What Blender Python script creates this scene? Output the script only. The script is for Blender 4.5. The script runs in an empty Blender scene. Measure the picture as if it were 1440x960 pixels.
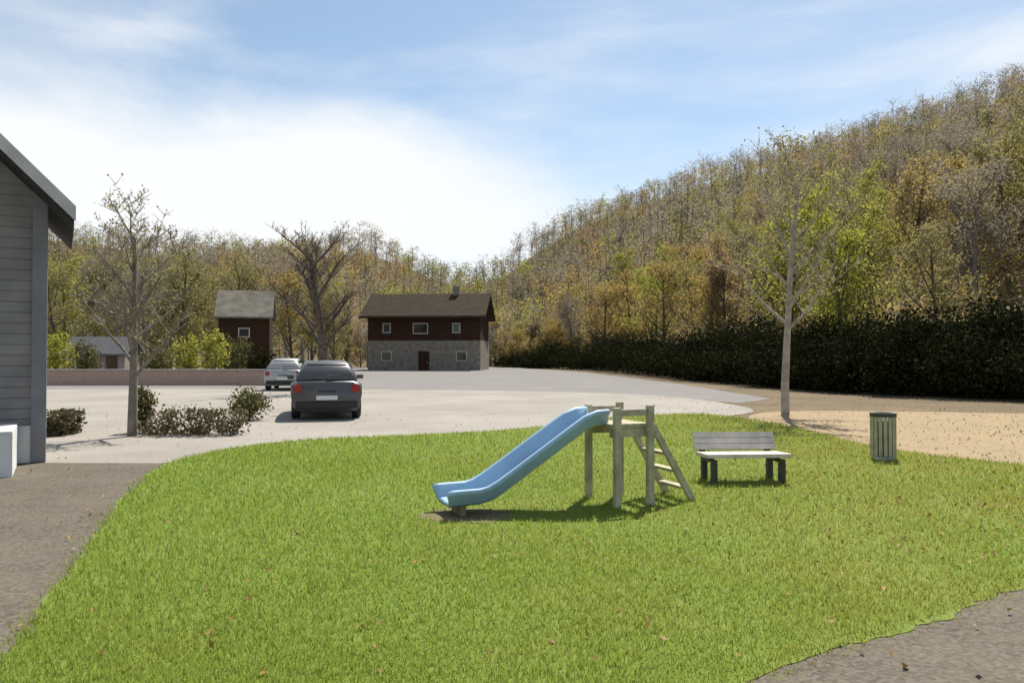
import bpy, math, random
import numpy as np
from mathutils import Vector, Matrix
R = math.radians
sc = bpy.context.scene
C = sc.collection

# ---------------------------------------------------------------- camera
F = 1120.0            # focal length in pixels of the 1440 px wide photograph
HY = 500.0            # row of the horizon
EYE = 1.6
cam = bpy.data.objects.new('camera', bpy.data.cameras.new('camera'))
C.objects.link(cam); sc.camera = cam
cam.data.lens = 28.0; cam.data.sensor_width = 36.0
cam.data.clip_end = 4000; cam.data.clip_start = 0.05
cam.location = (0, 0, EYE)
cam.rotation_euler = (R(90) + math.atan((HY - 480) / F), 0, 0)

# ---------------------------------------------------------------- sky and sun
SUN_EL, SUN_AZ = 54.0, 20.0      # azimuth from +Y towards +X
w = bpy.data.worlds.new('World'); sc.world = w; w.use_nodes = True
nt = w.node_tree; N = nt.nodes; L = nt.links
for n in list(N): N.remove(n)
out = N.new('ShaderNodeOutputWorld'); bg = N.new('ShaderNodeBackground')
sky = N.new('ShaderNodeTexSky'); sky.sky_type = 'NISHITA'; sky.sun_disc = False
sky.sun_elevation = R(SUN_EL); sky.sun_rotation = R(SUN_AZ); sky.dust_density = .35; sky.air_density = 1.0; sky.ozone_density = 1.8
tc = N.new('ShaderNodeTexCoord')
mp = N.new('ShaderNodeMapping'); mp.inputs['Scale'].default_value = (1.0, 1.0, 3.2)
nz = N.new('ShaderNodeTexNoise'); nz.inputs['Scale'].default_value = 1.7; nz.inputs['Detail'].default_value = 7; nz.inputs['Roughness'].default_value = .55
nz.inputs['Distortion'].default_value = .35
L.new(tc.outputs['Generated'], mp.inputs['Vector']); L.new(mp.outputs[0], nz.inputs['Vector'])
# broad soft bank of cloud low on the left, thin wisps elsewhere
su = N.new('ShaderNodeVectorMath'); su.operation = 'SUBTRACT'; su.inputs[1].default_value = (-.46, .86, .195); L.new(tc.outputs['Generated'], su.inputs[0])
ml = N.new('ShaderNodeVectorMath'); ml.operation = 'MULTIPLY'; ml.inputs[1].default_value = (.95, .95, 5.0); L.new(su.outputs[0], ml.inputs[0])
dt = N.new('ShaderNodeVectorMath'); dt.operation = 'LENGTH'; L.new(ml.outputs[0], dt.inputs[0])
mr = N.new('ShaderNodeMapRange'); mr.inputs['From Min'].default_value = .05; mr.inputs['From Max'].default_value = .62
mr.inputs['To Min'].default_value = .37; mr.inputs['To Max'].default_value = .0
L.new(dt.outputs['Value'], mr.inputs['Value'])
ad = N.new('ShaderNodeMath'); ad.operation = 'ADD'; L.new(nz.outputs[0], ad.inputs[0]); L.new(mr.outputs[0], ad.inputs[1])
cr = N.new('ShaderNodeMapRange'); cr.inputs['From Min'].default_value = .40; cr.inputs['From Max'].default_value = .84; cr.interpolation_type = 'SMOOTHSTEP'
L.new(ad.outputs[0], cr.inputs['Value'])
mx = N.new('ShaderNodeMix'); mx.data_type = 'RGBA'
mx.inputs['B'].default_value = (5.6, 5.7, 5.8, 1)
L.new(cr.outputs[0], mx.inputs['Factor']); hs = N.new('ShaderNodeHueSaturation'); hs.inputs['Saturation'].default_value = .90; hs.inputs['Value'].default_value = .73; hs.inputs['Hue'].default_value = .492; L.new(sky.outputs[0], hs.inputs['Color']); L.new(hs.outputs[0], mx.inputs['A'])
L.new(mx.outputs['Result'], bg.inputs['Color']); bg.inputs['Strength'].default_value = 0.11
L.new(bg.outputs[0], out.inputs['Surface'])
sun = bpy.data.objects.new('sun', bpy.data.lights.new('sun', 'SUN')); C.objects.link(sun)
sun.data.energy = 4.6; sun.data.angle = R(.6); sun.data.color = (1, .94, .84)
sun.rotation_euler = (R(90 - SUN_EL), 0, R(180 - SUN_AZ))
sc.view_settings.view_transform = 'Standard'; sc.view_settings.look = 'None'
sc.view_settings.exposure = 0.68; sc.view_settings.gamma = 1

# ---------------------------------------------------------------- helpers
def G(px, py, z=0.0):
    D = (EYE - z) * F / (py - HY)
    return ((px - 720) / F * D, D)
def at(px, py, Y):
    return ((px - 720) / F * Y, Y, EYE + (HY - py) / F * Y)

def mat(name, col, rough=.8, var=.0, scale=4., col2=None, bump=0., metal=0., bscale=None, objvar=0.):
    m = bpy.data.materials.new(name); m.use_nodes = True
    n = m.node_tree.nodes; l = m.node_tree.links; b = n['Principled BSDF']
    b.inputs['Specular IOR Level'].default_value = .5 if rough < .7 else .2; b.inputs['Roughness'].default_value = rough; b.inputs['Metallic'].default_value = metal
    t = n.new('ShaderNodeTexCoord')
    nz = n.new('ShaderNodeTexNoise'); nz.inputs['Scale'].default_value = scale; nz.inputs['Detail'].default_value = 6
    l.new(t.outputs['Object'], nz.inputs['Vector'])
    mx = n.new('ShaderNodeMix'); mx.data_type = 'RGBA'
    c2 = col2 or tuple(c * (1 - var) for c in col)
    mx.inputs['A'].default_value = (*col, 1); mx.inputs['B'].default_value = (*c2, 1)
    mrr = n.new('ShaderNodeMapRange'); mrr.inputs['From Min'].default_value = .35; mrr.inputs['From Max'].default_value = .65
    l.new(nz.outputs[0], mrr.inputs['Value']); l.new(mrr.outputs[0], mx.inputs['Factor'])
    l.new(mx.outputs['Result'], b.inputs['Base Color'])
    if bump:
        bp = n.new('ShaderNodeBump'); bp.inputs['Strength'].default_value = bump; bp.inputs['Distance'].default_value = .02
        n2 = n.new('ShaderNodeTexNoise'); n2.inputs['Scale'].default_value = bscale or scale * 8; n2.inputs['Detail'].default_value = 5
        l.new(t.outputs['Object'], n2.inputs['Vector']); l.new(n2.outputs[0], bp.inputs['Height']); l.new(bp.outputs[0], b.inputs['Normal'])
    return m

def mesh_obj(name, V, Fc, m, parent=None, smooth=False, loc=None):
    me = bpy.data.meshes.new(name); me.from_pydata([tuple(v) for v in V], [], [tuple(f) for f in Fc]); me.update()
    if m: me.materials.append(m)
    if smooth:
        for p in me.polygons: p.use_smooth = True
    o = bpy.data.objects.new(name, me); C.objects.link(o)
    if parent: o.parent = parent
    if loc: o.location = loc
    return o
def tag(o, label=None, cat=None, group=None, kind=None):
    if label: o['label'] = label
    if cat: o['category'] = cat
    if group: o['group'] = group
    if kind: o['kind'] = kind
    return o
def empty(name, loc, rz=0, label=None, cat=None, group=None):
    o = bpy.data.objects.new(name, None); C.objects.link(o); o.location = loc; o.rotation_euler = (0, 0, rz)
    o.empty_display_size = .1
    return tag(o, label, cat, group)

class MB:
    def __init__(s): s.V = []; s.F = []
    def add(s, V, Fc):
        k = len(s.V); s.V += [tuple(v) for v in V]; s.F += [tuple(i + k for i in f) for f in Fc]; return s
    def box(s, x0, x1, y0, y1, z0, z1, b=0.0):
        if b <= 0:
            V = [(x, y, z) for z in (z0, z1) for y in (y0, y1) for x in (x0, x1)]
            return s.add(V, [(0, 2, 3, 1), (4, 5, 7, 6), (0, 1, 5, 4), (2, 6, 7, 3), (0, 4, 6, 2), (1, 3, 7, 5)])
        import bmesh
        bm = bmesh.new(); bmesh.ops.create_cube(bm, size=1)
        for v in bm.verts: v.co = Vector(((x0 + x1) / 2 + v.co.x * (x1 - x0), (y0 + y1) / 2 + v.co.y * (y1 - y0), (z0 + z1) / 2 + v.co.z * (z1 - z0)))
        bmesh.ops.bevel(bm, geom=bm.edges[:], offset=b, segments=2, affect='EDGES', profile=.6)
        bm.verts.index_update()
        s.add([v.co[:] for v in bm.verts], [[v.index for v in f.verts] for f in bm.faces]); bm.free(); return s
    def tube(s, pts, r, n=8, r2=None, cap=True):
        pts = [Vector(p) for p in pts]; m = len(pts); k = len(s.V); ref = None
        for i, p in enumerate(pts):
            t = (pts[min(i + 1, m - 1)] - pts[max(i - 1, 0)]).normalized()
            a = (ref - t * ref.dot(t)) if ref else (Vector((0, 0, 1)) if abs(t.z) < .9 else Vector((1, 0, 0)))
            a = (a - t * a.dot(t)).normalized(); ref = a; b = t.cross(a)
            rr = r if r2 is None else r + (r2 - r) * i / (m - 1)
            for j in range(n):
                c, q = math.cos(2 * math.pi * j / n), math.sin(2 * math.pi * j / n)
                s.V.append(tuple(p + a * c * rr + b * q * rr))
        for i in range(m - 1):
            for j in range(n):
                s.F.append((k + i * n + j, k + i * n + (j + 1) % n, k + (i + 1) * n + (j + 1) % n, k + (i + 1) * n + j))
        if cap:
            s.F.append(tuple(k + j for j in range(n))[::-1]); s.F.append(tuple(k + (m - 1) * n + j for j in range(n)))
        return s
    def build(s, name, m, parent=None, smooth=False, loc=None): return mesh_obj(name, s.V, s.F, m, parent, smooth, loc)


def pip(x, y, P):
    """points inside polygon P (vectorised)"""
    ins = np.zeros(len(x), bool); n = len(P)
    for i in range(n):
        x0, y0 = P[i]; x1, y1 = P[(i + 1) % n]
        if y0 == y1: continue
        c = ((y0 > y) != (y1 > y)) & (x < (x1 - x0) * (y - y0) / (y1 - y0) + x0)
        ins ^= c
    return ins
def soft_noise(x, y):
    return np.sin(x * .31 + 1.3 * np.sin(y * .23)) * .5 + np.sin(x * .83 + y * .57 + 2) * .3 + np.sin(x * 1.9 - y * 1.4) * .2

# ---------------------------------------------------------------- terrain
def hill(x, y):
    y = min(y, 260.)
    xt = 17 - .09 * (y - 28)
    a = max(0., x - xt)
    h = .385 * a * min(1., max(0., (y - 18) / 42.))
    if y > 100:
        q = (y - 100)
        h += q * (.185 + .03 * math.sin(x * .03 + 1) + .05 * min(1., max(0., (-x - 22) / 25.))) * min(1., q / 30)
        h -= 7.5 * math.exp(-((x + 12) / 24.) ** 2) * min(1., q / 40)
    return min(h, 75)
def terrain_mesh():
    xs = np.concatenate([np.linspace(-700, -160, 14), np.linspace(-150, 200, 118), np.linspace(215, 800, 14)])
    ys = np.concatenate([np.linspace(-30, 262, 98), np.linspace(280, 1200, 20)])
    V = []; Fc = []
    for y in ys:
        for x in xs:
            V.append((x, y, hill(x, y) - .02))
    nx = len(xs)
    for j in range(len(ys) - 1):
        for i in range(nx - 1):
            k = j * nx + i; Fc.append((k, k + 1, k + nx + 1, k + nx))
    return V, Fc
def ground_mat(name, c1, c2, c3, s1, grain, bump=.6, speck=.35):
    """two-tone patches plus a fine grain of lighter and darker stones"""
    m = bpy.data.materials.new(name); m.use_nodes = True
    n = m.node_tree.nodes; l = m.node_tree.links; b = n['Principled BSDF']; b.inputs['Roughness'].default_value = .95
    b.inputs['Specular IOR Level'].default_value = .2
    t = n.new('ShaderNodeTexCoord')
    a = n.new('ShaderNodeTexNoise'); a.inputs['Scale'].default_value = s1; a.inputs['Detail'].default_value = 8; a.inputs['Roughness'].default_value = .65
    l.new(t.outputs['Object'], a.inputs['Vector'])
    r = n.new('ShaderNodeMapRange'); r.inputs['From Min'].default_value = .38; r.inputs['From Max'].default_value = .62; l.new(a.outputs[0], r.inputs['Value'])
    m1 = n.new('ShaderNodeMix'); m1.data_type = 'RGBA'; m1.inputs['A'].default_value = (*c1, 1); m1.inputs['B'].default_value = (*c2, 1); l.new(r.outputs[0], m1.inputs['Factor'])
    v = n.new('ShaderNodeTexVoronoi'); v.inputs['Scale'].default_value = grain; l.new(t.outputs['Object'], v.inputs['Vector'])
    sp = n.new('ShaderNodeSeparateColor'); l.new(v.outputs['Color'], sp.inputs[0])
    f = n.new('ShaderNodeMath'); f.operation = 'MULTIPLY'; f.inputs[1].default_value = speck; l.new(sp.outputs[0], f.inputs[0])
    m2 = n.new('ShaderNodeMix'); m2.data_type = 'RGBA'; m2.inputs['B'].default_value = (*c3, 1); l.new(m1.outputs['Result'], m2.inputs['A']); l.new(f.outputs[0], m2.inputs['Factor'])
    l.new(m2.outputs['Result'], b.inputs['Base Color'])
    bp = n.new('ShaderNodeBump'); bp.inputs['Strength'].default_value = bump; bp.inputs['Distance'].default_value = .012
    l.new(sp.outputs[1], bp.inputs['Height']); l.new(bp.outputs[0], b.inputs['Normal'])
    return m
gm = ground_mat('ground', (.16, .115, .07), (.10, .08, .045), (.2, .15, .09), .35, 14, .5)
V, Fc = terrain_mesh(); tag(mesh_obj('ground', V, Fc, gm, smooth=True), kind='structure')

def ragged(P, step=.07, amp=.03):
    r = random.Random(5); out_ = []; d0 = 0; w = 0
    for i, p in enumerate(P):
        q = P[(i + 1) % len(P)]; d = math.hypot(q[0] - p[0], q[1] - p[1]); n = max(1, min(160, int(d / step)))
        nx, ny = ((q[1] - p[1]) / d, (p[0] - q[0]) / d) if d else (0, 0)
        for k in range(n):
            t = k / n; w = w * .82 + r.gauss(0, amp * .5); e = w + amp * .5 * math.sin((d0 + t * d) * 2.1) + r.gauss(0, amp * .2)
            out_.append((p[0] + (q[0] - p[0]) * t + nx * e, p[1] + (q[1] - p[1]) * t + ny * e))
        d0 += d
    return out_
def smooth_poly(P, it=2):
    for _ in range(it):
        Q = []
        for i, p in enumerate(P):
            q = P[(i + 1) % len(P)]
            Q += [(p[0] * .75 + q[0] * .25, p[1] * .75 + q[1] * .25), (p[0] * .25 + q[0] * .75, p[1] * .25 + q[1] * .75)]
        P = Q
    return P
def sheet(name, P, z, m):
    return tag(mesh_obj(name, [(*p, z) for p in P], [tuple(range(len(P)))], m), kind='structure')
lawn_px = [(-140, 1250), (-70, 1060), (0, 930), (50, 872), (110, 785), (170, 705), (225, 650), (330, 628), (440, 616), (620, 610), (760, 600),
           (880, 584), (1000, 580), (1120, 600), (1240, 632), (1440, 654), (1640, 668), (1800, 700), (1700, 745), (1450, 816), (1260, 884), (1110, 926), (1010, 975), (930, 1060), (800, 1300)]
LAWN = smooth_poly([G(*p) for p in lawn_px][::-1])
lm = ground_mat('lawn', (.13, .20, .03), (.165, .215, .04), (.20, .20, .06), .9, 70, .7, .3)
sheet('lawn', ragged(LAWN), .0, lm)
pm = ground_mat('path', (.115, .096, .072), (.078, .064, .047), (.19, .165, .135), 1.3, 42, .9, .7)
PATH = [(-14, -6), (14, -6), G(2300, 690), G(1440, 655), G(1240, 634), G(900, 592), G(620, 615), G(225, 650), G(-500, 648)]
sheet('path', PATH, -.004, pm)
tan = ground_mat('sandy_path', (.36, .275, .16), (.30, .24, .15), (.22, .15, .08), .7, 22, .5, .5)
sheet('sandy_path', ragged(smooth_poly([G(1040, 600), G(1240, 640), G(1440, 662), G(2000, 700), G(2000, 585), G(1440, 581), G(1230, 577), G(1060, 577)]), .4, .06), -.002, tan)
plm = ground_mat('pale_gravel', (.31, .285, .25), (.23, .21, .18), (.36, .335, .30), .28, 40, .4, .5)
sheet('gravel_court', ragged(smooth_poly([G(-700, 657), G(230, 660), G(620, 619), G(890, 594), G(1050, 583), G(1060, 572), G(930, 554), G(720, 549), G(500, 547), G(60, 546), G(-900, 560)]), .5, .05), -.008, plm)
asp = ground_mat('road_asphalt', (.20, .192, .18), (.17, .163, .152), (.25, .24, .222), .3, 30, .3, .4)
sheet('road', [G(-1000, 562), G(60, 551), G(500, 551), G(720, 553), G(930, 558), G(1040, 566), G(1085, 560), G(960, 540), G(820, 523), G(700, 515), G(300, 516), G(-600, 519)][::-1], -.012, asp)

# ---------------------------------------------------------------- trees
rng = np.random.default_rng(7)
def leaf_mat(name, c1, c2, c3, tr=.42):
    m = bpy.data.materials.new(name); m.use_nodes = True
    n = m.node_tree.nodes; l = m.node_tree.links; b = n['Principled BSDF']; b.inputs['Roughness'].default_value = .65
    b.inputs['Specular IOR Level'].default_value = .12
    oi = n.new('ShaderNodeObjectInfo'); ge = n.new('ShaderNodeNewGeometry')
    m1 = n.new('ShaderNodeMix'); m1.data_type = 'RGBA'; m1.inputs['A'].default_value = (*c1, 1); m1.inputs['B'].default_value = (*c2, 1)
    m2 = n.new('ShaderNodeMix'); m2.data_type = 'RGBA'; m2.inputs['B'].default_value = (*c3, 1)
    l.new(oi.outputs['Random'], m1.inputs['Factor']); l.new(m1.outputs['Result'], m2.inputs['A'])
    pw = n.new('ShaderNodeMath'); pw.operation = 'MULTIPLY'; pw.inputs[1].default_value = .7
    l.new(ge.outputs['Random Per Island'], pw.inputs[0]); l.new(pw.outputs[0], m2.inputs['Factor'])
    l.new(m2.outputs['Result'], b.inputs['Base Color'])
    if tr:
        ts = n.new('ShaderNodeBsdfTranslucent'); ms = n.new('ShaderNodeMixShader'); ms.inputs[0].default_value = tr
        l.new(m2.outputs['Result'], ts.inputs['Color']); l.new(b.outputs[0], ms.inputs[1]); l.new(ts.outputs[0], ms.inputs[2])
        l.new(ms.outputs[0], n['Material Output'].inputs['Surface'])
    return m
bark = mat('bark', (.15, .12, .095), .95, col2=(.08, .065, .05), scale=6, bump=.6)
bark_grey = mat('grey_bark', (.27, .235, .20), .95, col2=(.17, .15, .125), scale=5, bump=.6)
leafs = [leaf_mat('olive_leaves', (.235, .215, .06), (.20, .18, .08), (.29, .255, .10), .58),
         leaf_mat('golden_leaves', (.36, .265, .06), (.30, .235, .08), (.38, .29, .13), .58),
         leaf_mat('green_leaves', (.25, .27, .035), (.28, .275, .05), (.34, .34, .07), .62),
         leaf_mat('russet_leaves', (.29, .195, .09), (.25, .185, .11), (.32, .24, .15), .55),
         leaf_mat('thin_grey_leaves', (.29, .25, .195), (.26, .225, .18), (.26, .23, .15), .5)]
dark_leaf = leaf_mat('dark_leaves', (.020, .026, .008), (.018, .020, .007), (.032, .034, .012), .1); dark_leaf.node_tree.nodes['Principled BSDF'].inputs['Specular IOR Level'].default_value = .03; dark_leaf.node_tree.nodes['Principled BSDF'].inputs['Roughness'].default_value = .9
pine_leaf = leaf_mat('pine_needles', (.06, .075, .03), (.05, .06, .03), (.09, .10, .04), .2)
hedge_leaf = leaf_mat('hedge_leaves', (.12, .105, .05), (.13, .11, .06), (.17, .14, .085), .2)
shrub_leaf = leaf_mat('shrub_leaves', (.12, .12, .035), (.10, .10, .03), (.17, .15, .06), .25)

def skeleton(h, seed, levels=3, crown0=.28, ks=(12, 6, 5), trunk=.016, lean=0):
    r = random.Random(seed); segs = []
    def grow(p, d, ln, rad, lv):
        n = 6 if lv == 0 else 4; pts = [p]; q = p.copy(); dd = d.copy()
        for i in range(n):
            wob = .07 if lv == 0 else .17
            dd = (dd + Vector((r.uniform(-1, 1), r.uniform(-1, 1), r.uniform(-.2, .7))) * wob).normalized()
            q = q + dd * ln / n; pts.append(q.copy())
        segs.append((pts, rad, rad * (.3 if lv == 0 else .35), lv))
        if lv < levels:
            k = ks[min(lv, len(ks) - 1)]
            for i in range(k):
                t = (crown0 + (1 - crown0) * (i + r.random()) / k) if lv == 0 else r.uniform(.2, 1)
                a = pts[min(int(t * n), n - 1)].lerp(pts[min(int(t * n) + 1, n)], (t * n) % 1)
                ang = r.uniform(0, 6.283) if lv else i * 2.4 + r.uniform(-.4, .4); up = r.uniform(.1, .9)
                nd = (Vector((math.cos(ang), math.sin(ang), up)) + dd * .5).normalized()
                grow(a, nd, ln * r.uniform(.30, .5) * (1.2 - .6 * t if lv == 0 else 1), rad * .40 * (1.15 - .6 * t), lv + 1)
    grow(Vector((0, 0, -.3)), Vector((lean, 0, 1)).normalized(), h * .86, h * trunk + .03, 0)
    return segs
def leaf_cards(cent, n_each, rad, size, rg):
    """many small leaf-spray faces scattered round twig ends"""
    cent = np.asarray(cent); n = len(cent) * n_each
    c = np.repeat(cent, n_each, 0) + rg.normal(0, rad, (n, 3)) * np.array([1, 1, .8])
    a = rg.normal(size=(n, 3)); a /= np.linalg.norm(a, axis=1, keepdims=True)
    b = rg.normal(size=(n, 3)); b -= a * (a * b).sum(1, keepdims=True); b /= np.linalg.norm(b, axis=1, keepdims=True)
    s = size * rg.uniform(.5, 1.4, (n, 1))
    V = np.stack([c - a * s, c - b * s * .55, c + a * s, c + b * s * .55], 1).reshape(-1, 3)
    return V, np.arange(4 * n).reshape(-1, 4)
def fast_mesh(name, V, Q, mats, mi=None):
    me = bpy.data.meshes.new(name); V = np.asarray(V, dtype=np.float32); Q = np.asarray(Q, dtype=np.int32)
    me.vertices.add(len(V)); me.vertices.foreach_set('co', V.ravel())
    me.loops.add(Q.size); me.loops.foreach_set('vertex_index', Q.ravel())
    me.polygons.add(len(Q)); me.polygons.foreach_set('loop_start', np.arange(0, Q.size, Q.shape[1], dtype=np.int32))
    for m in (mats if isinstance(mats, list) else [mats]): me.materials.append(m)
    if mi is not None: me.polygons.foreach_set('material_index', np.asarray(mi, dtype=np.int32))
    me.update(calc_edges=True)
    return me
def tree_meshes(seed, h, leaf, bk, n_each, rad, size, levels=3, crown0=.28, ks=(12, 6, 5), trunk=.016, lean=0, twig=.008):
    segs = skeleton(h, seed, levels, crown0, ks, trunk, lean)
    tr = MB(); tw = MB()
    for pts, r0, r1, lv in segs:
        if lv <= 1: tr.tube(pts, r0, 9 if lv == 0 else 5, r1, cap=False)
        else: tw.tube(pts, max(r0, twig * 1.6), 3, twig * .6, cap=False)
    tm = bpy.data.meshes.new('trunk'); tm.from_pydata(tr.V, [], tr.F); tm.materials.append(bk)
    for p in tm.polygons: p.use_smooth = True
    cen = [tuple(pts[k]) for pts, r0, r1, lv in segs if lv >= 2 for k in (2, 4)]
    rg = np.random.default_rng(seed)
    tv = np.array(tw.V); tf = np.array(tw.F)
    if n_each:
        V, Q = leaf_cards(cen, n_each, rad, size, rg)
        cm = fast_mesh('crown', np.vstack([V, tv]), np.vstack([Q, tf + len(V)]), [leaf, bk], np.r_[np.zeros(len(Q)), np.ones(len(tf))])
    else:
        cm = fast_mesh('crown', tv, tf, bk)
    return tm, cm
KINDS = {
  'olive': [tree_meshes(s, 12, leafs[0], bark, 6, .36, .11, crown0=.13) for s in (1, 2, 21)],
  'golden': [tree_meshes(s, 11, leafs[1], bark, 6, .36, .11, crown0=.13) for s in (3, 4, 22)],
  'green': [tree_meshes(s, 12, leafs[2], bark, 7, .38, .115, crown0=.1) for s in (5, 6, 23)],
  'russet': [tree_meshes(s, 10, leafs[3], bark, 6, .34, .11, crown0=.14) for s in (7, 8)],
  'thin': [tree_meshes(s, 13, leafs[4], bark_grey, 4, .36, .09, ks=(13, 7, 6)) for s in (9, 10, 24)],
  'bare': [tree_meshes(s, 13, None, bark_grey, 0, 0, 0, ks=(14, 8, 7)) for s in (11, 12, 13)],
}
LAB = {'olive': 'olive green leafy tree', 'golden': 'golden yellow autumn tree', 'green': 'bright yellow green leafy tree',
       'russet': 'russet brown autumn tree', 'thin': 'thin crowned tree with few greyish leaves', 'bare': 'bare grey branched leafless tree'}
ntree = 0
def tree(x, y, kind, s, where, group):
    global ntree
    pr = KINDS[kind]; tm, cm = pr[ntree % len(pr)]; ntree += 1
    e = empty('tree', (x, y, hill(x, y) - .05), rng.uniform(0, 6.28), LAB[kind] + ' ' + where, 'tree', group and LAB[kind] + 's ' + group)
    e.scale = (s * rng.uniform(.9, 1.15), s * rng.uniform(.9, 1.15), s)
    for nm, me in (('trunk', tm), ('crown', cm)):
        o = bpy.data.objects.new(nm, me); C.objects.link(o); o.parent = e
    return e
pick = lambda *k: k[rng.integers(len(k))]
# the wooded hillside on the right
cells = []
for Y in np.arange(29, 128, 6.0):
    for px in np.arange(730, 1620, 6.2 * F / Y):
        x = (px - 720) / F * Y + rng.uniform(-2, 2); y = Y + rng.uniform(-2.5, 2.5)
        xe = np.interp(y, [26, 33, 42, 58, 90, 128], [21, 18, 16.5, 14.5, 13, 2])
        if x < xe: continue
        cells.append((y, x))
cells.sort()
for i, (y, x) in enumerate(cells[:215]):
    h = hill(x, y); px = 720 + x / y * F
    if y < 60: k = pick('green', 'olive', 'green', 'golden', 'olive') if px < 1230 else pick('golden', 'thin', 'green', 'thin', 'golden', 'olive')
    elif h > 14: k = pick('bare', 'thin', 'olive', 'thin', 'russet', 'bare')
    else: k = pick('olive', 'golden', 'green', 'thin', 'russet', 'golden')
    tree(x, y, k, rng.uniform(.68, 1.0) * (.8 if y < 45 else 1), 'in the wood on the right hillside', 'on the right hillside')
# the wood on the left, beyond the court
for i in range(74):
    px = -60 + 880 * (i + rng.random()) / 74; y = rng.uniform(102, 124) if px > 470 else rng.uniform(62, 112); x = (px - 720) / F * y
    k = pick('olive', 'thin', 'olive', 'green', 'thin', 'bare') if px < 400 else pick('russet', 'thin', 'golden', 'olive')
    tree(x, y, k, rng.uniform(.72, .95) * (1 if px < 440 else .72), 'in the wood beyond the pale court', 'beyond the pale court')
# far wood: one mass of small crowns on the valley head
def far_wood():
    rg = np.random.default_rng(3); Vs = []; Qs = []; mi = []; k = 0
    cand = []
    for Y in np.arange(118, 262, 6.5):
        for px in np.arange(-260, 1720, 5.6 * F / Y): cand.append(((px - 720) / F * Y + rg.uniform(-2, 2), Y + rg.uniform(-3, 3)))
    for x, y in cand:
        z = hill(x, y); cl = soft_noise(x * .35, y * .35)
        hi = min(1, max(0, (z - 8) / 16.)); gl_ = rg.random()
        if rg.random() < .05 + .06 * (cl > .35): kind = 6
        elif gl_ < .25 + .4 * hi: kind = 4
        elif gl_ < .45 + .4 * hi: kind = 3 if cl > .1 else 0
        elif cl > .25: kind = rg.choice([1, 3, 0])
        elif cl < -.2: kind = rg.choice([2, 0, 2])
        else: kind = rg.choice([0, 0, 3, 1])
        h = rg.uniform(6.5, 11.5) * (1 + .15 * cl)
        wd = rg.uniform(.2, .38) if kind != 6 else .2
        nc = int(rg.uniform(30, 60)); c = rg.normal(0, 1, (nc, 3)); c /= np.linalg.norm(c, axis=1, keepdims=True); c *= rg.uniform(.3, 1, (nc, 1)) * np.array([h * wd, h * wd, h * .42])
        if kind == 6: c[:, :2] *= np.clip(.9 - c[:, 2:] / (h * .5), .05, 1.6)
        lob = rg.normal(0, 1, (4, 3)); k_ = rg.integers(0, 4, nc); c += lob[k_] * np.array([h * .07, h * .07, h * .05])
        c += np.array([x, y, z + h * .54])
        V, Q = leaf_cards(c, 9 if kind != 4 else 6, .42, .2 if kind != 6 else .17, rg)
        lean = rg.uniform(-.5, .5)
        t = MB().tube([(x, y, z - .3), (x + lean * .5, y, z + h * .5), (x + lean, y, z + h * .8)], rg.uniform(.08, .17), 4, .03, cap=False)
        if kind in (3, 4):
            for b_ in range(9):
                a_ = rg.uniform(0, 6.28); zz = rg.uniform(.35, .85); rr_ = h * .3 * rg.uniform(.6, 1)
                t.tube([(x + lean * .5, y, z + h * zz), (x + math.cos(a_) * rr_, y + math.sin(a_) * rr_, z + h * min(.94, zz + .2))], .06, 3, .015, cap=False)
        bc = np.stack([x + rg.normal(0, 2.6, 9), y + rg.normal(0, 2.6, 9), np.full(9, z)], 1)
        bc[:, 2] = [hill(a, b) + rg.uniform(.1, 1.3) for a, b in bc[:, :2]]
        BV, BQ = leaf_cards(bc, 9, .55, .26, rg)
        for ww, qq, mm in ((V, Q, kind), (BV, BQ, int(rg.choice([0, 3, 4, 0, 2]))), (np.array(t.V), np.array(t.F), 5)):
            Vs.append(ww); Qs.append(qq + k); mi.append(np.full(len(qq), mm)); k += len(ww)
    me = fast_mesh('far_wood', np.vstack(Vs), np.vstack(Qs), leafs + [bark_grey, pine_leaf], np.concatenate(mi))
    o = bpy.data.objects.new('far_wood', me); C.objects.link(o)
    tag(o, 'mixed olive and brown wood covering the far valley slopes', 'wood', kind='stuff')
far_wood()
# brushwood and saplings between the trunks
def brushwood():
    rg = np.random.default_rng(13); n = 5200
    y = 29 + 100 * rg.random(n) ** 1.2; px = rg.uniform(740, 1640, n); x = (px - 720) / F * y
    xe = np.interp(y, [26, 33, 42, 58, 90, 128], [22, 19.5, 18, 16, 14.5, 4]); k = x > xe; x, y = x[k], y[k]
    z = np.array([hill(a, b) for a, b in zip(x, y)])
    c = np.stack([x, y, z + rg.uniform(.2, 2.6, len(x))], 1)
    V, Q = leaf_cards(c, 16, .5, .17, rg); mi = np.repeat(rg.choice([0, 3, 4, 1], len(x)), 16)
    o = bpy.data.objects.new('brushwood', fast_mesh('brushwood', V, Q, leafs, mi)); C.objects.link(o)
    tag(o, 'tangled brown and olive brushwood under the hillside trees', 'brushwood', kind='stuff')
brushwood()
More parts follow.
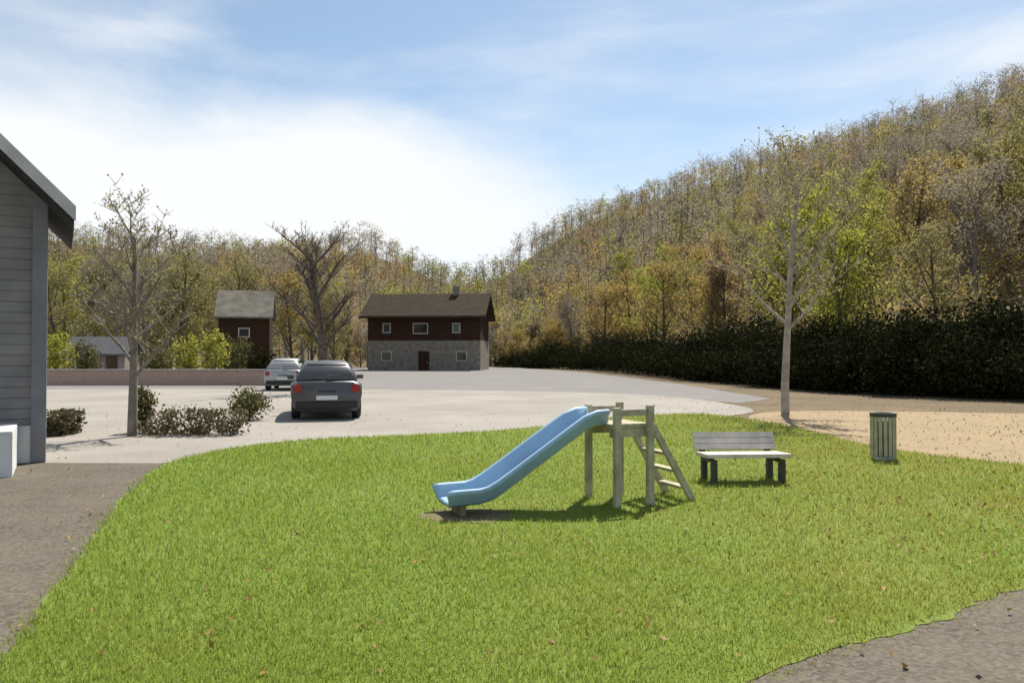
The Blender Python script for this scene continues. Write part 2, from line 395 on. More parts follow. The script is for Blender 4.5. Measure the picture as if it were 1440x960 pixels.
# dark evergreen undergrowth along the edge of the wood
def bush(name, x, y, z, rx, ry, h, leaf, label, group=None, n=700, size=.1, seed=0, cat='bush', rz=0, box=False):
    rg = np.random.default_rng(seed + 99)
    if box:
        c = rg.uniform(-1, 1, (n // 10, 3)); c = c * np.array([rx, ry, h / 2]) + np.array([0, 0, h / 2])
    else:
        c = rg.normal(0, 1, (n // 10, 3)); c /= np.linalg.norm(c, axis=1, keepdims=True); c *= rg.uniform(.35, 1, (len(c), 1))
        c = c * np.array([rx, ry, h / 2]) + np.array([0, 0, h / 2])
    V, Q = leaf_cards(c, 10, min(rx, ry, h) * .16, size, rg); V[:, 2] = np.maximum(V[:, 2], .0)
    st = MB(); r = random.Random(seed)
    for i in range(7):
        a = r.uniform(0, 6.28); q = r.uniform(.2, .8)
        st.tube([(0, 0, -.05), (math.cos(a) * rx * q * .4, math.sin(a) * ry * q * .4, h * .4), (math.cos(a) * rx * q, math.sin(a) * ry * q, h * .8)], .03 * min(1, h), 4, .008, cap=False)
    e = empty(name, (x, y, z), rz, label, cat, group)
    o = bpy.data.objects.new('foliage', fast_mesh('foliage', V, Q, leaf)); C.objects.link(o); o.parent = e
    st.build('stems', bark, e)
    return e
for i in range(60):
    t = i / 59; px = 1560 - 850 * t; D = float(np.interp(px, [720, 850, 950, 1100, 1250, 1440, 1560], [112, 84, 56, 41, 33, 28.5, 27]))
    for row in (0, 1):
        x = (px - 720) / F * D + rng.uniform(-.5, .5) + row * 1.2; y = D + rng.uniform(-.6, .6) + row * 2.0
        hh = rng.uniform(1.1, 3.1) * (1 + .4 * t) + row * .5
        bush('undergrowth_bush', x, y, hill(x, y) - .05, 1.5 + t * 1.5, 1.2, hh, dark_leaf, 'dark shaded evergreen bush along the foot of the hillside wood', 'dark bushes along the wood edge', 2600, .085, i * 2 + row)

# ---------------------------------------------------------------- slender grey tree at the lawn's far edge
def single(name, px, py, meshes, label, cat='tree', rz=0, s=1):
    x, y = G(px, py); e = empty(name, (x, y, 0), rz, label, cat); e.scale = (s, s, s)
    for nm, me in (('trunk', meshes[0]), ('crown', meshes[1])):
        o = bpy.data.objects.new(nm, me); C.objects.link(o); o.parent = e
    return e
bark_pale = mat('pale_bark', (.42, .38, .32), .95, col2=(.28, .25, .21), scale=5, bump=.6)
single('slender_tree', 1104, 582, tree_meshes(41, 7.7, leafs[0], bark_pale, 2, .05, .045, crown0=.36, ks=(13, 8, 6), trunk=.012, twig=.006), 'slender grey trunked tree standing alone between lawn and dark bushes')
single('young_tree', 187, 612, tree_meshes(43, 5.0, leafs[0], bark_grey, 1, .03, .03, crown0=.32, ks=(13, 8, 6), trunk=.015, twig=.005, lean=.06), 'young almost bare tree beside the low hedge at the left')
single('large_bare_tree', 457, 552, tree_meshes(47, 8.3, None, bark, 0, 0, 0, crown0=.3, ks=(16, 10, 8), trunk=.033, twig=.008), 'large bare tree with thick brown trunk behind the parked car', s=.88)

# ---------------------------------------------------------------- grass blades and fallen leaves
soil = (*G(658, 724), .50, .36)
bs = ground_mat('bare_soil', (.17, .14, .08), (.13, .12, .05), (.22, .18, .11), 3, 60, .6, .4)
sheet('worn_soil', ragged([(soil[0] + .50 * math.cos(t * .3927), soil[1] + .35 * math.sin(t * .3927)) for t in range(16)], .05, .03), .004, bs)
def grass():
    rg = np.random.default_rng(17); Vs = []; P = np.array(LAWN)
    def blades(n, y0, y1):
        y = np.exp(rg.uniform(np.log(y0), np.log(y1), n)); x = y * rg.uniform(-.72, .72, n)
        k = pip(x, y, [tuple(p) for p in P]); k2 = pip(x + rg.normal(0, .08, n), y + rg.normal(0, .08, n), [tuple(p) for p in P]); edge = ~k | ~k2; k = (k & k2) | (edge & (k | k2) & (rg.random(n) < .95)); k &= ((x - soil[0]) / soil[2]) ** 2 + ((y - soil[1]) / soil[3]) ** 2 > rg.uniform(.5, 1.3, n)
        k &= rg.random(n) < .8 + .2 * soft_noise(x * 2.2 + y * .7, y * 2.2 - x * .9)
        x, y = x[k], y[k]; m = len(x)
        ln = .040 + .0009 * y; ln = np.where(edge[k], ln * .55, ln); wd = .0012 + .00052 * y; L_ = ln * rg.uniform(.45, 1.3, m) * (1 + .30 * soft_noise(x * 1.3 + 4 + y * .8, y * 1.3 - x)); a = rg.uniform(0, 6.28, m); b = rg.uniform(0, 6.28, m); le = L_ * rg.uniform(.1, .8, m)
        w_ = wd * rg.uniform(.6, 1.3, m)
        p0 = np.stack([x - np.cos(a) * w_, y - np.sin(a) * w_, np.zeros(m)], 1); p1 = np.stack([x + np.cos(a) * w_, y + np.sin(a) * w_, np.zeros(m)], 1)
        p2 = np.stack([x + np.cos(b) * le, y + np.sin(b) * le, L_], 1)
        Vs.append(np.stack([p0, p1, p2], 1).reshape(-1, 3))
    blades(400000, 3.2, 26.0)
    V = np.vstack(Vs)
    gl = leaf_mat('grass_blades', (.235, .33, .045), (.235, .33, .045), (.34, .375, .09), .54)
    # drier, yellower grass towards the sandy path and in loose patches
    n = gl.node_tree.nodes; l = gl.node_tree.links
    t = n.new('ShaderNodeTexCoord'); sp = n.new('ShaderNodeSeparateXYZ'); l.new(t.outputs['Object'], sp.inputs[0])
    nz_ = n.new('ShaderNodeTexNoise'); nz_.inputs['Scale'].default_value = .55; nz_.inputs['Detail'].default_value = 5; l.new(t.outputs['Object'], nz_.inputs['Vector'])
    ma = n.new('ShaderNodeMath'); ma.operation = 'MULTIPLY_ADD'; ma.inputs[1].default_value = .055; l.new(sp.outputs[0], ma.inputs[0]); l.new(nz_.outputs[0], ma.inputs[2])
    mq = n.new('ShaderNodeMapRange'); mq.inputs['From Min'].default_value = .42; mq.inputs['From Max'].default_value = 1.05; mq.inputs['To Max'].default_value = .85; l.new(ma.outputs[0], mq.inputs['Value'])
    mm = n.new('ShaderNodeMix'); mm.data_type = 'RGBA'; mm.inputs['B'].default_value = (.36, .31, .075, 1); l.new(mq.outputs[0], mm.inputs['Factor'])
    src = n['Principled BSDF'].inputs['Base Color'].links[0].from_socket; l.new(src, mm.inputs['A'])
    l.new(mm.outputs['Result'], n['Principled BSDF'].inputs['Base Color']); l.new(mm.outputs['Result'], n['Translucent BSDF'].inputs['Color'])
    o = bpy.data.objects.new('grass', fast_mesh('grass', V, np.arange(len(V)).reshape(-1, 3), gl)); C.objects.link(o)
    tag(o, 'short fresh green grass blades covering the lawn', 'grass', kind='stuff')
grass()
def fallen():
    rg = np.random.default_rng(23); n = 3400
    px = np.r_[rg.uniform(900, 1640, n // 2), rg.normal(1450, 160, n // 4), rg.uniform(-100, 1500, n // 4)]
    D = np.r_[rg.uniform(7, 30, n // 2), rg.uniform(6, 24, n // 4), rg.uniform(4, 22, n // 4)]
    x = (px - 720) / F * D; y = D; m = len(x); a = rg.uniform(0, 6.28, m); s = rg.uniform(.012, .03, m); t = rg.normal(0, .012, (m, 4))
    z0 = .012 + .02 * rg.random(m)
    c, q = np.cos(a), np.sin(a)
    V = np.stack([np.stack([x + c * s, y + q * s, z0 + t[:, 0]], 1), np.stack([x - q * s * .6, y + c * s * .6, z0 + t[:, 1]], 1),
                  np.stack([x - c * s, y - q * s, z0 + t[:, 2]], 1), np.stack([x + q * s * .6, y - c * s * .6, z0 + t[:, 3]], 1)], 1).reshape(-1, 3)
    fm = leaf_mat('fallen_leaf', (.32, .2, .07), (.32, .2, .07), (.2, .1, .04), .1)
    o = bpy.data.objects.new('fallen_leaves', fast_mesh('fallen_leaves', V, np.arange(4 * m).reshape(-1, 4), fm)); C.objects.link(o)
    tag(o, 'scattered yellow and brown fallen leaves on lawn and paths', 'leaves', kind='stuff')
fallen()

# ---------------------------------------------------------------- grey building at the left edge
def board_mat(name, col, pitch, axis=2, rough=.75):
    m = mat(name, col, .92, var=.28, scale=1.6); m.node_tree.nodes['Principled BSDF'].inputs['Specular IOR Level'].default_value = .08
    n = m.node_tree.nodes; l = m.node_tree.links; b = n['Principled BSDF']
    t = n.new('ShaderNodeTexCoord'); sp = n.new('ShaderNodeSeparateXYZ'); l.new(t.outputs['Object'], sp.inputs[0])
    f = n.new('ShaderNodeMath'); f.operation = 'MULTIPLY'; f.inputs[1].default_value = 1 / pitch; l.new(sp.outputs[axis], f.inputs[0])
    g = n.new('ShaderNodeMath'); g.operation = 'FRACT'; l.new(f.outputs[0], g.inputs[0])
    s_ = n.new('ShaderNodeMapRange'); s_.inputs['From Min'].default_value = 0; s_.inputs['From Max'].default_value = .12; l.new(g.outputs[0], s_.inputs['Value'])
    bp = n.new('ShaderNodeBump'); bp.inputs['Strength'].default_value = 1; bp.inputs['Distance'].default_value = .02
    l.new(s_.outputs[0], bp.inputs['Height']); l.new(bp.outputs[0], b.inputs['Normal'])
    return m
def brick_mat(name, c1, c2, mort, scale):
    m = bpy.data.materials.new(name); m.use_nodes = True
    n = m.node_tree.nodes; l = m.node_tree.links; b = n['Principled BSDF']; b.inputs['Roughness'].default_value = .9
    t = n.new('ShaderNodeTexCoord'); mp_ = n.new('ShaderNodeMapping'); mp_.inputs['Rotation'].default_value = (R(90), 0, 0); l.new(t.outputs['Object'], mp_.inputs['Vector'])
    k = n.new('ShaderNodeTexBrick'); k.inputs['Color1'].default_value = (*c1, 1); k.inputs['Color2'].default_value = (*c2, 1); k.inputs['Mortar'].default_value = (*mort, 1)
    k.inputs['Scale'].default_value = scale; k.inputs['Mortar Size'].default_value = .02; l.new(mp_.outputs[0], k.inputs['Vector']); l.new(k.outputs['Color'], b.inputs['Base Color'])
    bp = n.new('ShaderNodeBump'); bp.inputs['Strength'].default_value = .5; bp.inputs['Distance'].default_value = .01; bp.invert = True
    l.new(k.outputs['Fac'], bp.inputs['Height']); l.new(bp.outputs[0], b.inputs['Normal'])
    return m
gw = board_mat('grey_boards', (.275, .262, .26), .16)
gtrim = mat('grey_trim', (.21, .21, .22), .6, var=.25, scale=2.5, bump=.2)
gdark = mat('dark_eave', (.05, .05, .05), .8, var=.3, scale=3)
gfas = mat('grey_fascia', (.58, .57, .55), .6, var=.2, scale=3)
conc = mat('concrete', (.72, .72, .71), .9, var=.25, scale=2.5, bump=.4)
steel = mat('galvanised_steel', (.42, .43, .44), .4, var=.2, scale=8, metal=.8)
cx, cy = G(66, 648)
b = empty('building', (cx, cy, 0), R(29.5), 'grey boarded building with steep dark eaves at the left edge', 'building')
W = 6.0
gab = MB(); gab.add([(-W, 0, .55), (-.2, 0, .55), (-.2, 0, 4.20), (-W / 2, 0, 4.20 + 2.8), (-W, 0, 4.20),
                     (-W, 2.2, .55), (-.2, 2.2, .55), (-.2, 2.2, 4.20), (-W / 2, 2.2, 4.20 + 2.8), (-W, 2.2, 4.20)],
                    [(0, 1, 2, 3, 4), (9, 8, 7, 6, 5), (1, 6, 7, 2), (0, 4, 9, 5)])
gab.build('wall', gw, b)
MB().box(-W, -.2, -.05, 2.2, 0, .55).build('plinth', conc, b)
MB().box(-W, -.36, -1.55, -.053, -.05, .60, .02).build('porch_base', conc, b)
MB().box(-.2, 0, -.08, .14, 0, 4.25, .012).build('corner_post', gtrim, b)
def slab(x0, z0, x1, z1, y0, y1, th):
    return [(x0, y0, z0), (x1, y0, z1), (x1, y0, z1 + th), (x0, y0, z0 + th), (x0, y1, z0), (x1, y1, z1), (x1, y1, z1 + th), (x0, y1, z0 + th)], [(0, 1, 2, 3), (7, 6, 5, 4), (0, 4, 5, 1), (1, 5, 6, 2), (2, 6, 7, 3), (3, 7, 4, 0)]
rf = MB()
for sgn in (1, -1):
    ex = -W / 2 + sgn * (W / 2 + .34); rf.add(*slab(-W / 2 + sgn * .003, 6.87, ex, 6.87 - (W / 2 + .34), -.7, 2.6, .18))
ro = rf.build('roof', gdark, b)
fs = MB()
for sgn in (1, -1):
    ex = -W / 2 + sgn * (W / 2 + .36); fs.add(*slab(-W / 2 + sgn * .003, 6.93, ex, 6.93 - (W / 2 + .36), -.745, -.703, .22))
fs.build('fascia_board', gfas, ro)
wn = MB().box(-1.75, -.75, -.05, -.004, 1.1, 2.2, .01).build('window_frame', gfas, b)
MB().box(-1.68, -.82, -.056, -.052, 1.17, 2.13).build('window_pane', mat('dark_glass', (.03, .035, .04), .08), wn)

# ---------------------------------------------------------------- slide
blue = mat('blue_plastic', (.33, .50, .68), .45, var=.15, scale=2.2)
pale = mat('weathered_wood', (.52, .47, .33), .85, var=.35, scale=7, bump=.4)
dkpl = mat('worn_brown_wood', (.30, .26, .16), .85, var=.3, scale=7, bump=.4)
sx, sy = G(628, 722)
tx, ty = G(838, 706)
ang = math.atan2(ty - sy, tx - sx)
sl = empty('playground_slide', (sx, sy, 0), ang, 'blue slide with pale wooden platform and ladder on the lawn', 'slide')
Ls = math.hypot(tx - sx, ty - sy); Hs = .89
# side profile: exit lip, run-out, curve, straight flight, rounded top
ctl = [(-.03, .125), (.0, .135), (.28, .14), (.40, .165), (.53, .23)]
n_ = 7; ctl += [(.55 + (Ls - .22 - .55) * i / n_, .24 + (Hs - .05 - .24) * i / n_) for i in range(1, n_ + 1)] + [(Ls - .1, Hs - .005), (Ls + .02, Hs)]
sec = [(-.262, .085), (-.29, .105), (-.285, .135), (-.255, .145), (-.225, .125), (-.21, .045), (-.17, .012), (0, 0), (.17, .012), (.21, .045), (.225, .125), (.255, .145), (.285, .135), (.29, .105), (.262, .085),
       (.235, .0), (.18, -.03), (-.18, -.03), (-.235, .0)]
m_ = len(sec); Vs = []
for i, (x, z) in enumerate(ctl):
    a, c = ctl[max(i - 1, 0)], ctl[min(i + 1, len(ctl) - 1)]; t = Vector((c[0] - a[0], 0, c[1] - a[1])).normalized(); nrm = Vector((-t.z, 0, t.x))
    for yy, zz in sec: Vs.append((x + nrm.x * zz, yy, z + nrm.z * zz))
Fs = [(i * m_ + j, i * m_ + (j + 1) % m_, (i + 1) * m_ + (j + 1) % m_, (i + 1) * m_ + j) for i in range(len(ctl) - 1) for j in range(m_)]
Fs += [tuple(range(m_))[::-1], tuple((len(ctl) - 1) * m_ + j for j in range(m_))]
MB().add(Vs, Fs).build('chute', blue, sl, smooth=True)
P0, P1 = Ls + .02, Ls + .50
pf = MB()
for i in range(5): pf.box(P0 + .005 + i * .095, P0 + .092 + i * .095, -.30, .30, Hs - .06, Hs - .015, .006)
pf.build('platform', pale, sl)
MB().box(P0 + .01, P1 - .01, -.28, -.24, Hs - .16, Hs - .062, .006).build('beam', pale, sl)
MB().box(P0 + .01, P1 - .01, .24, .28, Hs - .16, Hs - .062, .006).build('beam', pale, sl)
for s in (-.33, .33):
    for xx, top in ((P0 + .02, Hs + .16), (P1 - .06, Hs + .18)):
        MB().box(xx, xx + .075, s - .035, s + .035, -.05, top, .012).build('post', pale, sl)
    MB().box(P0 + .1, P1 - .065, s - .02, s + .02, Hs + .07, Hs + .14, .008).build('handrail', pale, sl)
    k = MB(); dx = .50; x0 = P1 + .02
    k.add([(x0 + dx, s * .8 - .022, 0), (x0 + dx + .08, s * .8 - .022, 0), (x0 + .06, s * .8 - .022, Hs - .03), (x0 - .02, s * .8 - .022, Hs - .03),
           (x0 + dx, s * .8 + .022, 0), (x0 + dx + .08, s * .8 + .022, 0), (x0 + .06, s * .8 + .022, Hs - .03), (x0 - .02, s * .8 + .022, Hs - .03)],
          [(0, 1, 2, 3), (7, 6, 5, 4), (0, 4, 5, 1), (1, 5, 6, 2), (2, 6, 7, 3), (3, 7, 4, 0)])
    k.build('ladder_rail', pale, sl)
for i in range(4):
    z = Hs * (i + .75) / 4.6; x = P1 + .05 + .50 * (1 - z / (Hs - .03))
    MB().box(x - .05, x + .06, -.235, .235, z - .016, z + .016, .006).build('ladder_step', pale, sl)
MB().box(.10, .16, -.16, .16, -.05, .109, .01).build('chute_support', dkpl, sl)
for s in (-.368, .368):
    bo = MB()
    for xx in (P0 + .058, P1 - .022):
        for z in (Hs - .1, Hs + .105): bo.tube([(xx, s - .004, z), (xx, s + .004, z)], .013, 8)
    bo.build('bolts', steel, sl)

# ---------------------------------------------------------------- bench with a low backrest, its front to the camera
bx, by = G(1044, 676)
plank = mat('pale_grey_planks', (.70, .63, .56), .85, var=.25, scale=7, bump=.4)
dkm = mat('dark_cast_frame', (.055, .055, .05), .6, var=.3, scale=6)
be = empty('park_bench', (bx, by, 0), R(4), 'pale grey wooden bench with a low backrest standing on the lawn', 'bench')
for i in range(5): MB().box(-.54, .54, -.24 + i * .098, -.150 + i * .098, .325 - .005 * i, .375 - .005 * i, .008).build('seat_slat', plank, be)
for i in range(3):
    c_, q_ = math.cos(R(28)), math.sin(R(28)); u0 = .035 + i * .082; V = []
    for u in (u0, u0 + .074):
        for v in (0, .035):
            for x in (-.54, .54): V.append((x, .25 + u * q_ + v * c_, .352 + u * c_ - v * q_))
    MB().add(V, [(0, 1, 5, 4), (2, 6, 7, 3), (0, 2, 3, 1), (4, 5, 7, 6), (0, 4, 6, 2), (1, 3, 7, 5)]).build('back_slat', plank, be)
for s in (-.47, .40):
    f = MB().box(s, s + .07, -.22, .28, .255, .297, .008).box(s, s + .07, -.22, -.13, -.04, .252, .008).box(s, s + .07, .18, .27, -.04, .252, .008)
    V = [(s + a, y, z) for a in (0, .07) for y, z in ((.245, .30), (.30, .30), (.445, .57), (.405, .59))]
    f.add(V, [(0, 1, 2, 3), (7, 6, 5, 4), (0, 4, 5, 1), (1, 5, 6, 2), (2, 6, 7, 3), (3, 7, 4, 0)]).build('leg_frame', dkm, be)

# ---------------------------------------------------------------- litter bin at the edge of the sandy path
lx, ly = G(1241, 645)
lb = empty('litter_bin', (lx, ly, 0), R(8), 'grey green slatted litter bin at the edge of the sandy path', 'bin')
bm_ = mat('olive_grey_paint', (.50, .46, .32), .7, var=.25, scale=6, bump=.2)
def ring(r, z0, z1, n=24, ri=None):
    ri = ri or r - .02; V = []
    for (rr, z) in ((r, z0), (r, z1), (ri, z1), (ri, z0)):
        V += [(rr * math.cos(2 * math.pi * j / n), rr * math.sin(2 * math.pi * j / n), z) for j in range(n)]
    return V, [(a * n + j, a * n + (j + 1) % n, ((a + 1) % 4) * n + (j + 1) % n, ((a + 1) % 4) * n + j) for a in range(4) for j in range(n)]
m1 = MB()
for j in range(16):
    a = 2 * math.pi * j / 16; c, q = math.cos(a), math.sin(a)
    V = [(c * r_ - q * t_, q * r_ + c * t_, z) for z in (.06, .66) for r_, t_ in ((.165, -.026), (.165, .026), (.185, .026), (.185, -.026))]
    m1.add(V, [(0, 1, 2, 3), (7, 6, 5, 4), (0, 4, 5, 1), (1, 5, 6, 2), (2, 6, 7, 3), (3, 7, 4, 0)])
m1.build('slatted_shell', bm_, lb)
MB().add(*ring(.192, .66, .72, ri=.14)).build('rim', dkm, lb)
MB().tube([(0, 0, .05), (0, 0, .6)], .15, 20).build('liner', dkm, lb)
MB().tube([(0, 0, -.03), (0, 0, .05)], .17, 20).build('base', conc, lb)

# ---------------------------------------------------------------- parked car seen from behind
carx, cary = G(460, 590)
car = empty('parked_car', (carx, cary, 0), R(14), 'dark grey hatchback parked on the pale gravel, seen from behind', 'car')
paint = mat('dark_grey_paint', (.10, .10, .105), .3, var=.1, scale=2, metal=.2)
glass = mat('car_glass', (.02, .023, .026), .06)
blk = mat('black_trim', (.02, .02, .02), .6)
def loft(rows, name, m, par, smooth=True):
    """rows along the length: (y, half width low, half width mid, z0, z_mid, z_top, half width top)"""
    V = []; k = None
    for (y, wl, wm, z0, zm, zt, wt) in rows:
        half = [(0, z0), (wl * .9, z0), (wl, z0 + .08), (wm, zm * .6 + z0 * .4), (wm, zm), (wt, zt - .06), (wt * .86, zt - .01), (0, zt)]
        prof_ = half + [(-a, c) for a, c in half[-2:0:-1]]; k = len(prof_)
        V += [(a, y, c) for a, c in prof_]
    Fq = [(i * k + j, i * k + (j + 1) % k, (i + 1) * k + (j + 1) % k, (i + 1) * k + j) for i in range(len(rows) - 1) for j in range(k)]
    Fq += [tuple(range(k))[::-1], tuple((len(rows) - 1) * k + j for j in range(k))]
    return MB().add(V, Fq).build(name, m, par, smooth)
bd = loft([(0, .74, .80, .30, .80, .92, .72), (.06, .80, .86, .22, .85, .97, .76), (.5, .83, .89, .20, .88, .99, .78), (2.0, .84, .90, .20, .88, .98, .78), (2.9, .84, .89, .2, .85, .95, .74), (3.7, .82, .86, .2, .76, .86, .68), (4.0, .72, .76, .26, .66, .74, .58)], 'body', paint, car)
loft([(.12, .74, .75, .90, 1.0, 1.06, .70), (.30, .74, .74, .90, 1.1, 1.32, .60), (.48, .74, .72, .90, 1.15, 1.44, .56), (1.4, .74, .72, .90, 1.15, 1.48, .56), (2.0, .74, .71, .90, 1.1, 1.42, .55), (2.8, .72, .70, .90, .95, 1.0, .55)], 'cabin', paint, car)
MB().add([(-.56, .17, 1.06), (.56, .17, 1.06), (.48, .37, 1.385), (-.48, .37, 1.385)], [(0, 1, 2, 3)]).add([(-.56, .185, 1.06), (.56, .185, 1.06), (.48, .385, 1.385), (-.48, .385, 1.385)], [(3, 2, 1, 0)]).build('rear_window', glass, car)
for s in (-1, 1):
    MB().add([(s * .722, .55, 1.05), (s * .722, 2.35, 1.04), (s * .60, 1.9, 1.37), (s * .60, .62, 1.38)], [(0, 1, 2, 3)]).add([(s * .732, .55, 1.05), (s * .732, 2.35, 1.04), (s * .612, 1.9, 1.37), (s * .612, .62, 1.38)], [(0, 1, 2, 3)]).build('side_window', glass, car)
    MB().box(s * .70 - .10, s * .70 + .10, -.02, .10, .68, .88, .03).build('tail_light', mat('red_lens', (.30, .015, .012), .2), car)
    MB().box(s * .94 - .09, s * .94 + .09, 2.2, 2.32, .96, 1.08, .03).build('mirror', paint, car)
    for yy in (.72, 3.2):   # wheels
        wh = MB(); wh.add([(s * (.86 + a) - s * .1, yy + r_ * math.cos(2 * math.pi * j / 20), .31 + r_ * math.sin(2 * math.pi * j / 20)) for a, r_ in ((-.12, .26), (-.1, .31), (.08, .31), (.11, .27), (.10, .2), (-.12, .2)) for j in range(20)],
               [(a * 20 + j, a * 20 + (j + 1) % 20, ((a + 1) % 6) * 20 + (j + 1) % 20, ((a + 1) % 6) * 20 + j) for a in range(6) for j in range(20)])
        wo = wh.build('wheel', blk, car, smooth=True)
        MB().tube([(s * .80, yy, .31), (s * .85, yy, .31)], .2, 20).build('rim', steel, wo)
MB().box(-.76, .76, -.06, .12, .28, .46, .04).build('bumper', blk, car)
MB().box(-.22, .22, -.028, -.002, .70, .73, .004).build('tailgate_handle', blk, car)
MB().tube([(0, .09, 1.075), (.05, .13, 1.10), (.33, .17, 1.12)], .012, 6).build('wiper', blk, car)
MB().box(-.26, .26, -.075, -.062, .50, .61, .003).build('number_plate', mat('plate_white', (.7, .7, .68), .5), car)

# ---------------------------------------------------------------- low hedges, brick wall and shed at the left
def hedge(px0, px1, py, h, label, seed):
    x0, y0 = G(px0, py); x1, _ = G(px1, py)
    return bush('low_hedge', (x0 + x1) / 2, y0, 0, (x1 - x0) / 2, .38, h, hedge_leaf, label, None, 2600, .04, seed, 'hedge', 0, True)
hedge(210, 345, 610, .48, 'low brown dry hedge right of the young tree', 301)
hedge(72, 104, 610, .46, 'small low dry hedge beside the grey building', 302)
xx, yy = G(187, 609); bush('shrub', xx + .1, yy + .3, 0, .26, .24, 1.0, shrub_leaf, 'upright green shrub at the foot of the young tree', None, 1500, .035, 303)
xx, yy = G(350, 590); bush('shrub', xx, yy, 0, .55, .5, .8, shrub_leaf, 'rounded olive shrub on the gravel left of the parked car', None, 1800, .04, 304)
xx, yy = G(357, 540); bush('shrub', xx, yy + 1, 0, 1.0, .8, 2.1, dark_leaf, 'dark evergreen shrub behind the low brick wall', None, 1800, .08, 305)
for k_, px_ in enumerate((80, 118, 222, 262, 300, 330)):
    xx = (px_ - 720) / F * (51 + 2 * (k_ % 2)); bush('shrub', xx, 51 + 2 * (k_ % 2), 0, 1.1, 1.0, (3.3, 2.6, 2.4, 3.2, 3.4, 2.9)[k_], leafs[2] if k_ in (0, 3, 4) else shrub_leaf, 'bushy olive green shrub behind the brick wall', 'olive shrubs behind the brick wall', 1600, .09, 320 + k_)
br = brick_mat('pink_brick', (.42, .24, .17), (.48, .31, .23), (.5, .46, .4), 4.2)
brg = mat('grey_coping', (.42, .40, .37), .9, var=.25, scale=4, bump=.3)
wx0, wy = G(60, 541); wx1, _ = G(405, 541)
bw = empty('brick_wall', ((wx0 + wx1) / 2, wy, 0), 0, 'low pinkish brick wall with grey coping beyond the pale court', 'wall')
hw = (wx1 - wx0) / 2
MB().box(-hw, hw, -.12, .12, -.1, .78).build('brickwork', br, bw)
MB().box(-hw - .04, hw + .04, -.17, .17, .782, .86, .015).build('coping', brg, bw)
slate = mat('grey_slate', (.12, .118, .125), .7, var=.3, scale=5, bump=.3)
rend = mat('pink_render', (.34, .28, .25), .9, var=.2, scale=1.5, bump=.2)
shx, shy, _ = at(135, 500, 58)
sh = empty('garden_shed', (shx, shy, 0), R(6), 'small shed with grey slate roof behind the low brick wall', 'shed')
MB().box(-2.0, 2.0, 0, 3, 0, 1.7).build('wall', rend, sh)
MB().add(*(lambda: ([(-2.3, -.3, 1.6), (2.3, -.3, 1.6), (2.3, 1.5, 2.9), (-2.3, 1.5, 2.9), (2.3, 3.3, 1.6), (-2.3, 3.3, 1.6), (-2.3, -.3, 1.72), (2.3, -.3, 1.72), (2.3, 1.5, 3.02), (-2.3, 1.5, 3.02), (2.3, 3.3, 1.72), (-2.3, 3.3, 1.72)],
    [(0, 3, 2, 1), (3, 5, 4, 2), (6, 7, 8, 9), (9, 8, 10, 11), (0, 1, 7, 6), (5, 11, 10, 4), (0, 6, 9, 3), (3, 9, 11, 5), (1, 2, 8, 7), (2, 4, 10, 8)]))()).build('roof', slate, sh)
dr = MB().box(.7, 1.5, -.05, -.003, 0, 1.55, .01).build('door', mat('brown_door', (.12, .075, .045), .7, var=.3, scale=4), sh)
MB().box(.78, .82, -.09, -.052, .75, .87, .008).build('handle', steel, dr)
wn = MB().box(-1.4, -.4, -.06, -.003, .75, 1.45, .01).build('window', gfas, sh); MB().box(-1.33, -.47, -.066, -.062, .82, 1.38).build('pane', glass, wn)

# ---------------------------------------------------------------- dark timber house far behind the court
D = 88.0
hx, hy, _ = at(596, 500, D)
stone_w = mat('rough_stone', (.30, .26, .22), .95, var=.35, scale=2.2, bump=.6)
timber = board_mat('dark_brown_boards', (.062, .034, .022), .18, 0)
rooft = board_mat('brown_tiles', (.058, .044, .029), .3)
ho = empty('timber_house', (hx, hy, 0), R(-5), 'dark brown timber house with broad roof and stone base beyond the road', 'house')
HW, HD = 6.3, 8.0
MB().box(-HW, HW, 0, HD, -.3, 3.3).build('stone_base', stone_w, ho)
MB().box(-HW + .02, HW - .02, -.10, HD - .02, 3.303, 6.1).build('timber_wall', timber, ho)
rr = MB(); rr.add([(-HW - .7, -1.2, 5.7), (HW + .7, -1.2, 5.7), (HW + .7, HD / 2, 8.5), (-HW - .7, HD / 2, 8.5), (HW + .7, HD + 1.1, 5.7), (-HW - .7, HD + 1.1, 5.7),
   (-HW - .7, -1.2, 5.95), (HW + .7, -1.2, 5.95), (HW + .7, HD / 2, 8.75), (-HW - .7, HD / 2, 8.75), (HW + .7, HD + 1.1, 5.95), (-HW - .7, HD + 1.1, 5.95)],
   [(0, 3, 2, 1), (3, 5, 4, 2), (6, 7, 8, 9), (9, 8, 10, 11), (0, 1, 7, 6), (5, 11, 10, 4), (0, 6, 9, 3), (3, 9, 11, 5), (1, 2, 8, 7), (2, 4, 10, 8)])
ro = rr.build('roof', rooft, ho)
MB().add([(-HW + .03, .02, 6.1), (-HW + .03, HD - .05, 6.1), (-HW + .03, HD / 2, 8.3), (HW - .03, .02, 6.1), (HW - .03, HD - .05, 6.1), (HW - .03, HD / 2, 8.3)], [(0, 2, 1), (3, 4, 5), (0, 1, 4, 3)]).build('gable', timber, ho)
MB().box(2.6, 3.4, 3.6, 4.4, 7.6, 9.6, .03).build('chimney', stone_w, ro)
wfm = mat('pale_window_frame', (.5, .47, .42), .6)
for k, (wx, wz, ww, wh_) in enumerate([(-4.6, 4.1, .9, 1.1), (-1.2, 4.0, 1.7, 1.2), (3.2, 4.1, .9, 1.1)]):
    f = MB().box(wx, wx + ww, -.19, -.105, wz, wz + wh_, .01).build('window', wfm, ho); MB().box(wx + .1, wx + ww - .1, -.20, -.193, wz + .1, wz + wh_ - .1).build('pane', glass, f)
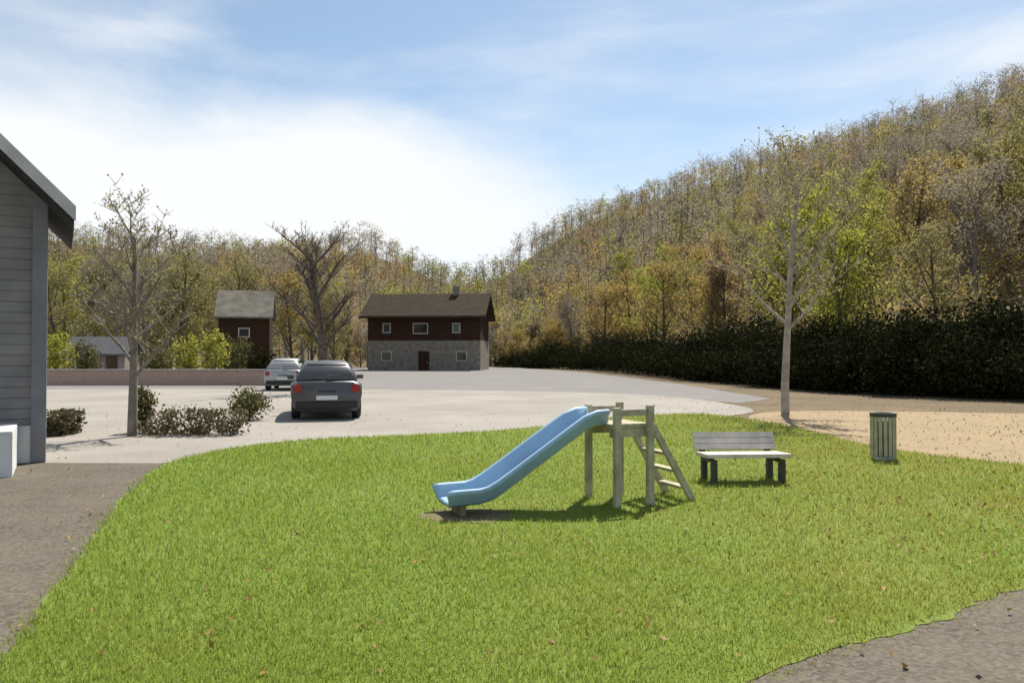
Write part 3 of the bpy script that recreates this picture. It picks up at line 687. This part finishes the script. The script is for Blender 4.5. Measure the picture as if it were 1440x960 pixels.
for wx in (-4.8, 3.6):
    f = MB().box(wx, wx + 1.2, -.06, -.004, 1.0, 2.1, .01).build('window', wfm, ho); MB().box(wx + .1, wx + 1.1, -.07, -.063, 1.1, 2.0).build('pane', glass, f)
dr = MB().box(-.6, .6, -.07, -.004, 0, 2.1, .01).build('door', timber, ho); MB().box(.4, .46, -.12, -.072, .8, .95, .01).build('handle', steel, dr)

# ---------------------------------------------------------------- barn with pale roof up behind the left trees
D = 57.0
hx, hy, _ = at(343, 500, D)
ba = empty('barn', (hx, hy, hill(hx, hy)), R(14), 'narrow brown barn with pale grey metal roof behind the brick wall', 'barn')
MB().box(-1.75, 1.75, 0, 4, -.3, 4.5).build('wall', timber, ba)
MB().add([(-2.0, -.45, 4.25), (2.0, -.45, 4.25), (2.0, 2, 6.3), (-2.0, 2, 6.3), (2.0, 4.45, 4.25), (-2.0, 4.45, 4.25), (-2.0, -.45, 4.37), (2.0, -.45, 4.37), (2.0, 2, 6.42), (-2.0, 2, 6.42), (2.0, 4.45, 4.37), (-2.0, 4.45, 4.37)],
   [(0, 3, 2, 1), (3, 5, 4, 2), (6, 7, 8, 9), (9, 8, 10, 11), (0, 1, 7, 6), (5, 11, 10, 4), (0, 6, 9, 3), (3, 9, 11, 5), (1, 2, 8, 7), (2, 4, 10, 8)]).build('roof', mat('pale_roof', (.21, .19, .155), .9, var=.4, scale=1.5), ba)
MB().add([(-1.72, .02, 4.5), (-1.72, 3.98, 4.5), (-1.72, 2, 6.2), (1.72, .02, 4.5), (1.72, 3.98, 4.5), (1.72, 2, 6.2)], [(0, 2, 1), (3, 4, 5)]).build('gable', timber, ba)
MB().box(-.8, .8, -.08, -.004, 0, 2.4, .01).build('door', rooft, ba)
wn = MB().box(-.4, .4, -.05, -.004, 2.9, 3.6, .01).build('window', wfm, ba); MB().box(-.32, .32, -.058, -.052, 2.98, 3.52).build('pane', glass, wn)
# ---------------------------------------------------------------- second car farther off
s2, y2 = G(398, 549)
c2 = car.copy(); C.objects.link(c2); c2.location = (s2, y2, 0); c2.rotation_euler = (0, 0, R(8)); c2['label'] = 'pale silver hatchback farther off, left of the bare tree and beside the brick wall'
silver = mat('silver_paint', (.42, .42, .41), .35, var=.1, scale=2, metal=.3)
for ch in list(car.children):
    q = ch.copy(); C.objects.link(q); q.parent = c2
    if ch.data.materials[0] == paint:
        q.data = ch.data.copy(); q.data.materials[0] = silver
    for g in ch.children:
        h_ = g.copy(); C.objects.link(h_); h_.parent = q
